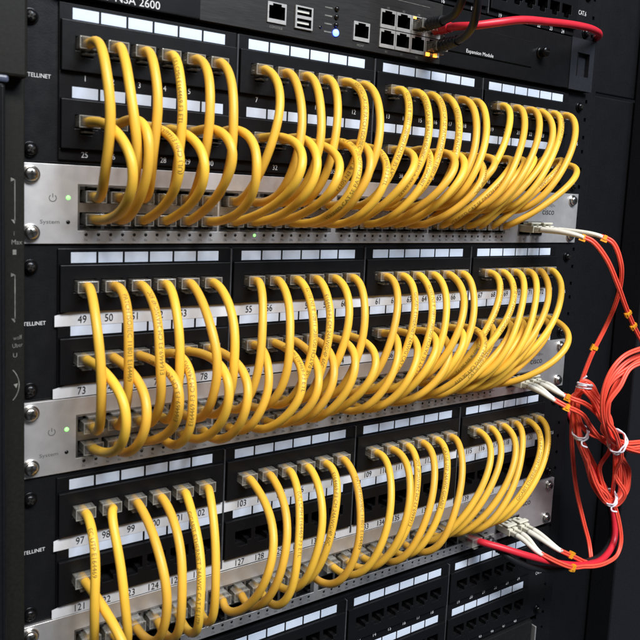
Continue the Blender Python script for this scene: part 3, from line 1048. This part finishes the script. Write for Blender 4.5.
# ----------------------------------------------------------------- other copper cables
def boot(m, path, r0, r1, mi=0, ribs=6):
    """ribbed strain relief along the first points of a path"""
    n = ribs * 4
    pts, rad = [], []
    for k in range(n + 1):
        f = k / n * (len(path) - 1)
        a = int(min(f, len(path) - 2)); w = f - a
        pts.append(path[a].lerp(path[a + 1], w))
        r = r0 + (r1 - r0) * k / n
        rad.append(r if k % 4 < 2 else r * 0.84)
    m.tube(pts, 1, 12, mi, True, rad)


def copper(name, label, path, r, mt, boot_mt=None, plug_rot=None, blen=16):
    base = Vector(path[0])
    pts = spline([Vector(p) - base for p in path], 10)
    m = MB()
    m.tube(pts, r, 14)
    c = m.build(name, mt, None, tuple(base), recalc=False)
    tag(c, label, 'cable')
    pl = put('plug', PLUG, c, (0, 3, 0), plug_rot)
    put('latch', LATCH, pl)
    if boot_mt:
        acc, seg = 0.0, []
        for a, b in zip(pts, pts[1:]):
            acc += (b - a).length
            if acc > 4:
                seg.append(b)
            if acc > 4 + blen:
                break
        m = MB()
        boot(m, seg, 5.0, r + 0.8)
        m.build('strain_boot', boot_mt, c, recalc=False)
    return c


copper('network_cable', 'red network cable running from the firewall across to the right rail',
       [(289.9, -6, 113.4), (288, -20, 112.0), (285, -36, 110.2), (289, -47, 109.6), (302, -55, 112.4), (323.2, -58, 117.4), (362.6, -52, 123.4),
        (404.7, -42, 129.6), (442.5, -30, 134.3), (471.9, -16, 137), (493, 2, 139), (501, 18, 142), (503, 34, 146)], 2.8, M_RED, M_RED)
copper('network_cable', 'black cable bending up out of the firewall socket with amber lights above',
       [(275.6, -6, 113.4), (275.4, -20, 113.2), (273.5, -34, 112.8), (270, -48, 114.5), (266, -58, 121), (263, -63, 130), (262, -66, 146), (262, -68, 190)],
       2.9, M_BLACKC, M_BLACKC, None, 22)
copper('network_cable', 'black cable bending up from the lowest right firewall socket, before the red cable',
       [(289.9, -6, 100.2), (288.4, -24, 100.6), (285, -42, 102.0), (280, -55, 106.5), (275, -63, 115), (271, -68, 126), (270, -71, 140), (270, -72, 190)],
       2.9, M_BLACKC, M_BLACKC, None, 24)
copper('network_cable', 'thick red cable sweeping right from the lowest switch and up the side',
       [(366, -6, -296.9), (370, -20, -296.6), (379, -30, -298.5), (392, -38, -303), (407.4, -44.0, -308.6), (434.1, -50.0, -318), (467.4, -52.0, -327), (501.7, -48.0, -331),
        (524.8, -42.0, -322.2), (530, -36.0, -300.4), (527, -28.0, -280), (519, -14.0, -257.0), (506.3, 2.0, -215.5), (503.5, 14.0, -193.2), (504, 18, -150)], 2.9, M_RED)
copper('network_cable', 'black cable sagging under the thick red cable from the lowest switch',
       [(380.1, -6, -296.9), (381, -22, -300.5), (386, -32, -307), (396, -37, -313.5), (412.8, -40.0, -321), (439.8, -42.0, -328.6), (473, -43.0, -331.5),
        (505.1, -43.1, -331.7),
        (528.2, -37.1, -322.9), (533.4, -31.1, -301.1), (530.4, -23.1, -280.7), (522.4, -9.1, -257.7), (510, 6.9, -216.2), (507, 19, -194), (507.5, 21, -151)], 2.9, M_BLACKC, M_BLACKC, None, 18)


# ----------------------------------------------------------------- orange fibre cables
def fibre(label, path, start_sfp=None, end_sfp=None, clips=(), strands=2):
    base = Vector(path[0])
    pts = spline([Vector(p) - base for p in path], 9)
    m = MB()
    side = []
    for j, p in enumerate(pts):
        T = (pts[min(j + 1, len(pts) - 1)] - pts[max(j - 1, 0)]).normalized()
        s = T.cross(EYE)
        s = s.normalized() if s.length > 1e-3 else Vector((1, 0, 0))
        if side and s.dot(side[-1]) < 0:
            s = -s
        if side:
            s = (s * 0.3 + side[-1] * 0.7).normalized()
        side.append(s)
    for q in (-1, 1):
        m.tube([p + s * 1.0 * q for p, s in zip(pts, side)], 1.08, 9)
    c = m.build('fibre_cable', M_ORANGE, None, tuple(base), recalc=False)
    tag(c, label, 'fibre cable', 'orange fibre cables beside the rack')
    for sfp, seg in ((start_sfp, pts[:40]), (end_sfp, pts[::-1][:40])):
        if not sfp:
            continue
        x, z = sfp
        con = MB()
        for dx in (-3.2, 3.2):
            con.box(x + dx - 2.4, x + dx + 2.4, -16, 6, z - 3.4, z + 2.6, 0, 0.5)
            con.box(x + dx - 1.5, x + dx + 1.5, -13, -4, z + 2.6, z + 4.4, 0, 0.4)
            con.box(x + dx - 1.7, x + dx + 1.7, -24, -15.5, z - 2.6, z + 1.8, 0, 0.8)
        con.box(x - 6.0, x + 6.0, -14.5, -9.5, z + 3.6, z + 5.4, 0, 0.7)
        co = con.build('connector', M_BEIGE, c, tuple(-base))
        b = seg[0] + base
        for dx in (-3.2, 3.2):
            bm_ = MB()
            p0 = Vector((x + dx, -22, z - 0.4)); p3 = b + Vector((dx * 0.35, 0, 0)) + (seg[3] - seg[0]).normalized() * 2.0
            cur = bezier(p0, p0 + Vector((0, -12, 0)), p3 - (seg[4] - seg[0]).normalized() * 10, p3, 18)
            rad = [2.5 - 1.0 * (j / 18) if j < 15 else 1.6 for j in range(19)]
            bm_.tube(cur, 1, 12, 0, True, rad)
            bm_.build('boot', M_WBOOT, c, tuple(-base), recalc=False)
    for (ix, sz) in clips:
        j = max(1, min(len(pts) - 2, int(ix * (len(pts) - 1))))
        T = (pts[j + 1] - pts[j - 1]).normalized()
        s = side[j]; n = T.cross(s)
        cm = MB()
        t = bmesh.new()
        bmesh.ops.create_cube(t, size=1)
        for v in t.verts:
            v.co = Vector((v.co.x * 5.6 * sz, v.co.y * 4.4 * sz, v.co.z * 3.4 * sz))
        bmesh.ops.bevel(t, geom=t.edges[:], offset=0.6, segments=2, affect='EDGES')
        for v in t.verts:
            v.co = pts[j] + s * v.co.x + T * v.co.y + n * v.co.z
        cm.join(t)
        t = bmesh.new()
        bmesh.ops.create_cube(t, size=1)
        for v in t.verts:
            q = Vector((v.co.x * 2.0 * sz + 2.6, v.co.y * 6.4 * sz, v.co.z * 2.2 * sz))
            v.co = pts[j] + s * q.x + T * q.y + n * q.z
        cm.join(t)
        cm.build('clip', M_CLIP, c)
    return c


fibre('orange fibre cable arching from the top switch out past the right edge',
      [(411.8, -60, -34.5), (417, -66, -37.6), (428, -72, -50.5), (445.5, -73.0, -72.3), (469.7, -68.0, -95.2), (505.9, -60.0, -123.4), (560.6, -52.0, -161.4)],
      (411.8, -31.4), None, [(0.03, 0.8), (0.70, 1.0), (0.77, 1.0)])
fibre('orange fibre cable from the top switch down to the lowest switch',
      [(427.4, -66.0, -33.6), (433.5, -73.0, -38.0), (442.5, -76.0, -54.5), (454.0, -70.0, -73.3), (463.2, -60.0, -94.4), (465.1, -52.0, -113.1), (458.8, -46.0, -136.4),
       (456.5, -40.0, -160.5), (454.0, -36.0, -183.6), (458.0, -33.0, -209.4), (466.6, -31.0, -237.3), (477.1, -30.0, -267.9), (489.8, -32.0, -301.3),
       (495.4, -36.0, -322), (488, -44.0, -333), (470, -50, -326), (450, -52.0, -315), (432, -50, -305.5)], (427.4, -31.4), (427.4, -298.1), [(0.02, 0.8), (0.34, 0.9), (0.96, 1.0)])
fibre('orange fibre cable from the middle switch curving under the coil to the right',
      [(427.4, -44.0, -169.4), (431, -52.0, -171.5), (438.5, -57.0, -174.5), (448.3, -60.0, -181.2), (464.3, -61.0, -195.2), (476.3, -63.0, -208.9), (490.6, -66.0, -217.1),
       (514.1, -70.0, -222.5), (539.6, -74.0, -224.5)], (427.4, -164.8), None, [(0.06, 0.9)])
fibre('orange fibre cable from the middle switch wound into the hanging coil',
      [(411.8, -46.0, -170.5), (418, -54.0, -175), (428, -58.0, -179.5), (437.8, -58.0, -185), (450.5, -56.0, -195.8), (469.4, -54.0, -210.3), (493.4, -52.0, -223.9), (515.8, -50.0, -240.6),
       (529.8, -48.0, -260.1), (530.6, -46.0, -275.6), (518.9, -44.0, -282.7), (499.3, -44.0, -274.8), (481.1, -44.0, -252.3), (463.2, -44.0, -227.8),
       (450.3, -44.0, -204.9), (443.6, -44.0, -186.2), (441.3, -46.0, -169.6), (443.8, -50.0, -157.6), (451.0, -54.0, -160.9), (457.2, -58.0, -175.4),
       (465.7, -62.0, -195.7), (474.9, -66.0, -210.1), (490.8, -70.0, -219.5), (535.3, -76.0, -228.7)], (411.8, -164.8), None, [(0.05, 0.9)])
fibre('orange fibre cable from the lowest switch rising through the coil',
      [(411.8, -46, -305.0), (424, -54.0, -312), (441, -57.0, -320), (460.4, -56.0, -325), (477.6, -56.0, -329), (496.1, -55.0, -331.1), (512.6, -54.0, -328.6), (520.3, -52.0, -318.7), (517.2, -50.0, -299.4),
       (509.8, -48.0, -282.1), (494.7, -47.0, -263.2), (476.2, -46.0, -237.7), (458.6, -45.0, -214.9), (450.8, -44.0, -198.8), (446.9, -45.0, -180.2),
       (446.1, -48.0, -164.4), (449.0, -52.0, -165.5), (453.3, -56.0, -177.2), (460.8, -60.0, -191.2), (469.6, -64.0, -203.7), (480.8, -68.0, -211.3),
       (504.8, -72.0, -213.9), (533.0, -76.0, -215.3)], (411.8, -298.1), None, [(0.10, 1.0)])
fibre('orange fibre loop of the coil dropping lowest, below the white ties',
      [(535, -88, -122), (504.1, -84.0, -129.0), (477.9, -82.0, -130.6), (459.0, -80.0, -135.2), (445.5, -78.0, -145.1), (438.4, -76.0, -159.0), (439.4, -74.0, -173.9), (449.0, -72.0, -191.2),
       (467.1, -68.0, -207.3), (486.6, -62.0, -228.6), (502.3, -56.0, -252.0), (509.6, -52.0, -270.1), (502.8, -50.0, -276.1), (489.5, -49.0, -268.0),
       (471.3, -48.0, -243.5), (453.6, -47.0, -218.9), (442.7, -47.0, -199.4), (440, -46, -185), (441, -46, -170), (445, -51, -158), (453, -57, -167), (461, -62, -186), (470, -66, -206)])
fibre('innermost orange fibre arc of the coil at the right edge',
      [(540, -86, -136), (505.1, -84.0, -134.3), (480.2, -82.0, -135.9), (462.6, -80.0, -140.6), (451.8, -78.0, -150.0), (445.8, -76.0, -163.3), (446.6, -74.0, -176.6), (454.7, -72.0, -192.0),
       (466.9, -70.0, -206.7), (484.2, -72.0, -215.9), (508.1, -76.0, -216.8), (530.0, -78.0, -217.9), (560, -80, -216)])
fibre('outermost orange fibre arc of the coil at the right edge',
      [(530, -90, -124), (496.3, -88.0, -123.2), (464.7, -86.0, -124.4), (445.0, -84.0, -129.7), (434, -82.0, -140.3), (429.5, -80.0, -154.8), (432, -78.0, -170.5), (441.5, -75.0, -187.0),
       (459.5, -71.0, -204.6), (478.1, -72.0, -213.8), (509.5, -75.0, -224.1), (532.6, -78.0, -232.3), (560, -80, -236)])
fibre('orange fibre strand running diagonally between the two lower white ties',
      [(439.8, -49.0, -172), (441, -50.0, -186), (446.1, -51.0, -196.5), (457.4, -53.0, -205.4), (475.5, -54.0, -212.4), (492.4, -54.0, -226.8), (510.7, -53.0, -247.1), (520.0, -50.0, -267.1),
       (511.9, -49.0, -277), (498, -49.5, -271), (484, -49.5, -252), (478, -51.0, -238), (484, -54.0, -226), (475.1, -62.0, -210.5)])
COIL = [(505, -86, -132), (478, -84, -133), (459, -82, -138), (445, -80, -149), (441, -78, -163), (443, -75, -178), (452, -72, -193), (466, -69, -206),
        (480, -64, -222), (494, -58, -244), (505, -54, -263), (506, -51, -274), (496, -49, -272), (480, -48, -252), (463, -47, -230), (449, -47, -208), (442, -46, -188), (441, -46, -170), (445, -51, -158), (453, -57, -167), (461, -62, -186), (470, -66, -206)]
for q in range(2):
    rr = random.Random(40 + q)
    ox, oy, oz = rr.uniform(-5, 5), rr.uniform(-5, 4), rr.uniform(-5, 5)
    fibre('orange fibre strand among the bundled middle loops of the hanging coil',
          [(x + ox + rr.uniform(-3, 3), y + oy + rr.uniform(-3, 3), z + oz + rr.uniform(-3, 3)) for x, y, z in COIL])
for q in range(1):
    rr = random.Random(60 + q)
    fibre('orange fibre strand among the bundled middle loops of the hanging coil',
          [(x + rr.uniform(-4, 4), y + rr.uniform(-4, 2), z + rr.uniform(-3, 3)) for x, y, z in
           [(443, -47, -166), (441, -46, -184), (445, -47, -205), (457, -48, -226), (474, -48, -246), (490, -48, -266), (504, -48, -279), (518, -47, -279),
            (526, -48, -266), (521, -50, -248), (505, -53, -230), (486, -58, -217), (470, -64, -208), (456, -66, -192), (447, -62, -174), (442, -54, -160)]])
"""TIES"""
def tie(label, loc, axis, rad, squash=1.0):
    m = MB()
    ax = Vector(axis).normalized()
    u = ax.orthogonal().normalized(); v = ax.cross(u)
    for off, tl in ((-1.6, 0.5), (0.2, -0.7), (1.6, 0.3)):
        ring = []
        for k in range(31):
            a = 2 * math.pi * k / 30
            w = 1 + 0.07 * math.sin(3 * a + off * 2) + 0.04 * math.sin(7 * a + off)
            ring.append(u * math.cos(a) * rad * w + v * math.sin(a) * rad * squash * w + ax * (off + 1.5 * tl * math.sin(a + off * 2)))
        m.tube(ring, 0.8, 8, 0, False)
    # twisted tail
    m.tube(spline([u * rad * 0.9 + ax * 0.5, u * (rad + 3) + ax * 3 + v, u * (rad + 2) + ax * 8 - v * 2], 6), 0.8, 8)
    o = m.build('cable_tie', M_TIE, None, loc, recalc=False)
    tag(o, label, 'cable tie', 'white ties on the fibre coil')


tie('white tie around the top of the left orange fibre bundle', (445, -51, -161.5), (0.2, 0, 1), 7.5, 0.75)
tie('white tie where orange fibres bend beside the lower panel, below the topmost tie', (447, -50, -203.5), (0.55, 0, -0.8), 8.0, 0.75)
tie('white tie gathering the orange fibres nearest the right edge', (473, -68, -209.5), (0.75, 0, -0.6), 11.0, 0.72)
tie('lowest white tie, holding the diagonal fibre bundle', (501, -49, -273), (0.7, 0, -0.7), 8.0, 0.7)

# ----------------------------------------------------------------- light
w = bpy.data.worlds.new('World')
scene.world = w
w.use_nodes = True
bg = w.node_tree.nodes['Background']
bg.inputs['Color'].default_value = (0.75, 0.85, 1.0, 1)
bg.inputs['Strength'].default_value = 0.06


def area(name, loc, target, sx, sy, energy, col):
    l = bpy.data.lights.new(name, 'AREA')
    l.shape = 'RECTANGLE'
    l.size = sx
    l.size_y = sy
    l.energy = energy
    l.color = col
    o = bpy.data.objects.new(name, l)
    COL.objects.link(o)
    o.location = loc
    o.rotation_euler = (Vector(target) - Vector(loc)).to_track_quat('-Z', 'Y').to_euler()
    return o


area('ceiling_lamp', (-0.10, -1.75, 1.95), (0.2, 0, -0.15), 1.5, 0.6, 92, (1.0, 0.97, 0.93))
area('cool_ceiling_lamp', (0.75, -1.9, 1.6), (0.3, 0, -0.15), 0.8, 0.6, 47, (0.78, 0.88, 1.0))

# ----------------------------------------------------------------- camera
cam = bpy.data.cameras.new('camera')
co = bpy.data.objects.new('camera', cam)
COL.objects.link(co)
R = ((0.8202551979, -0.5700992565, 0.0465644509), (-0.0273788409, -0.1204448431, -0.9923424), (0.5713421124, 0.812699131, -0.1144041655))
m3 = Matrix(((R[0][0], -R[1][0], -R[2][0]), (R[0][1], -R[1][1], -R[2][1]), (R[0][2], -R[1][2], -R[2][2])))
co.matrix_world = Matrix.Translation(Vector((-90.339, -423.172, -8.095)) * MM) @ m3.to_4x4()
cam.sensor_width = 36
cam.lens = 738.8888 / 640 * 36
cam.shift_x = -5.027 / 640
cam.shift_y = -43.829 / 640
cam.clip_start = 0.01
cam.clip_end = 50
cam.dof.use_dof = True
cam.dof.focus_distance = 0.58
cam.dof.aperture_fstop = 20
scene.camera = co

scene.view_settings.view_transform = 'Standard'
scene.view_settings.look = 'None'
scene.view_settings.gamma = 1
scene.view_settings.exposure = 0.12
cy = scene.cycles
cy.use_denoising = True
cy.max_bounces = 10
cy.transmission_bounces = 8
cy.transparent_max_bounces = 16
cy.caustics_reflective = False
cy.caustics_refractive = False
cy.sample_clamp_indirect = 4
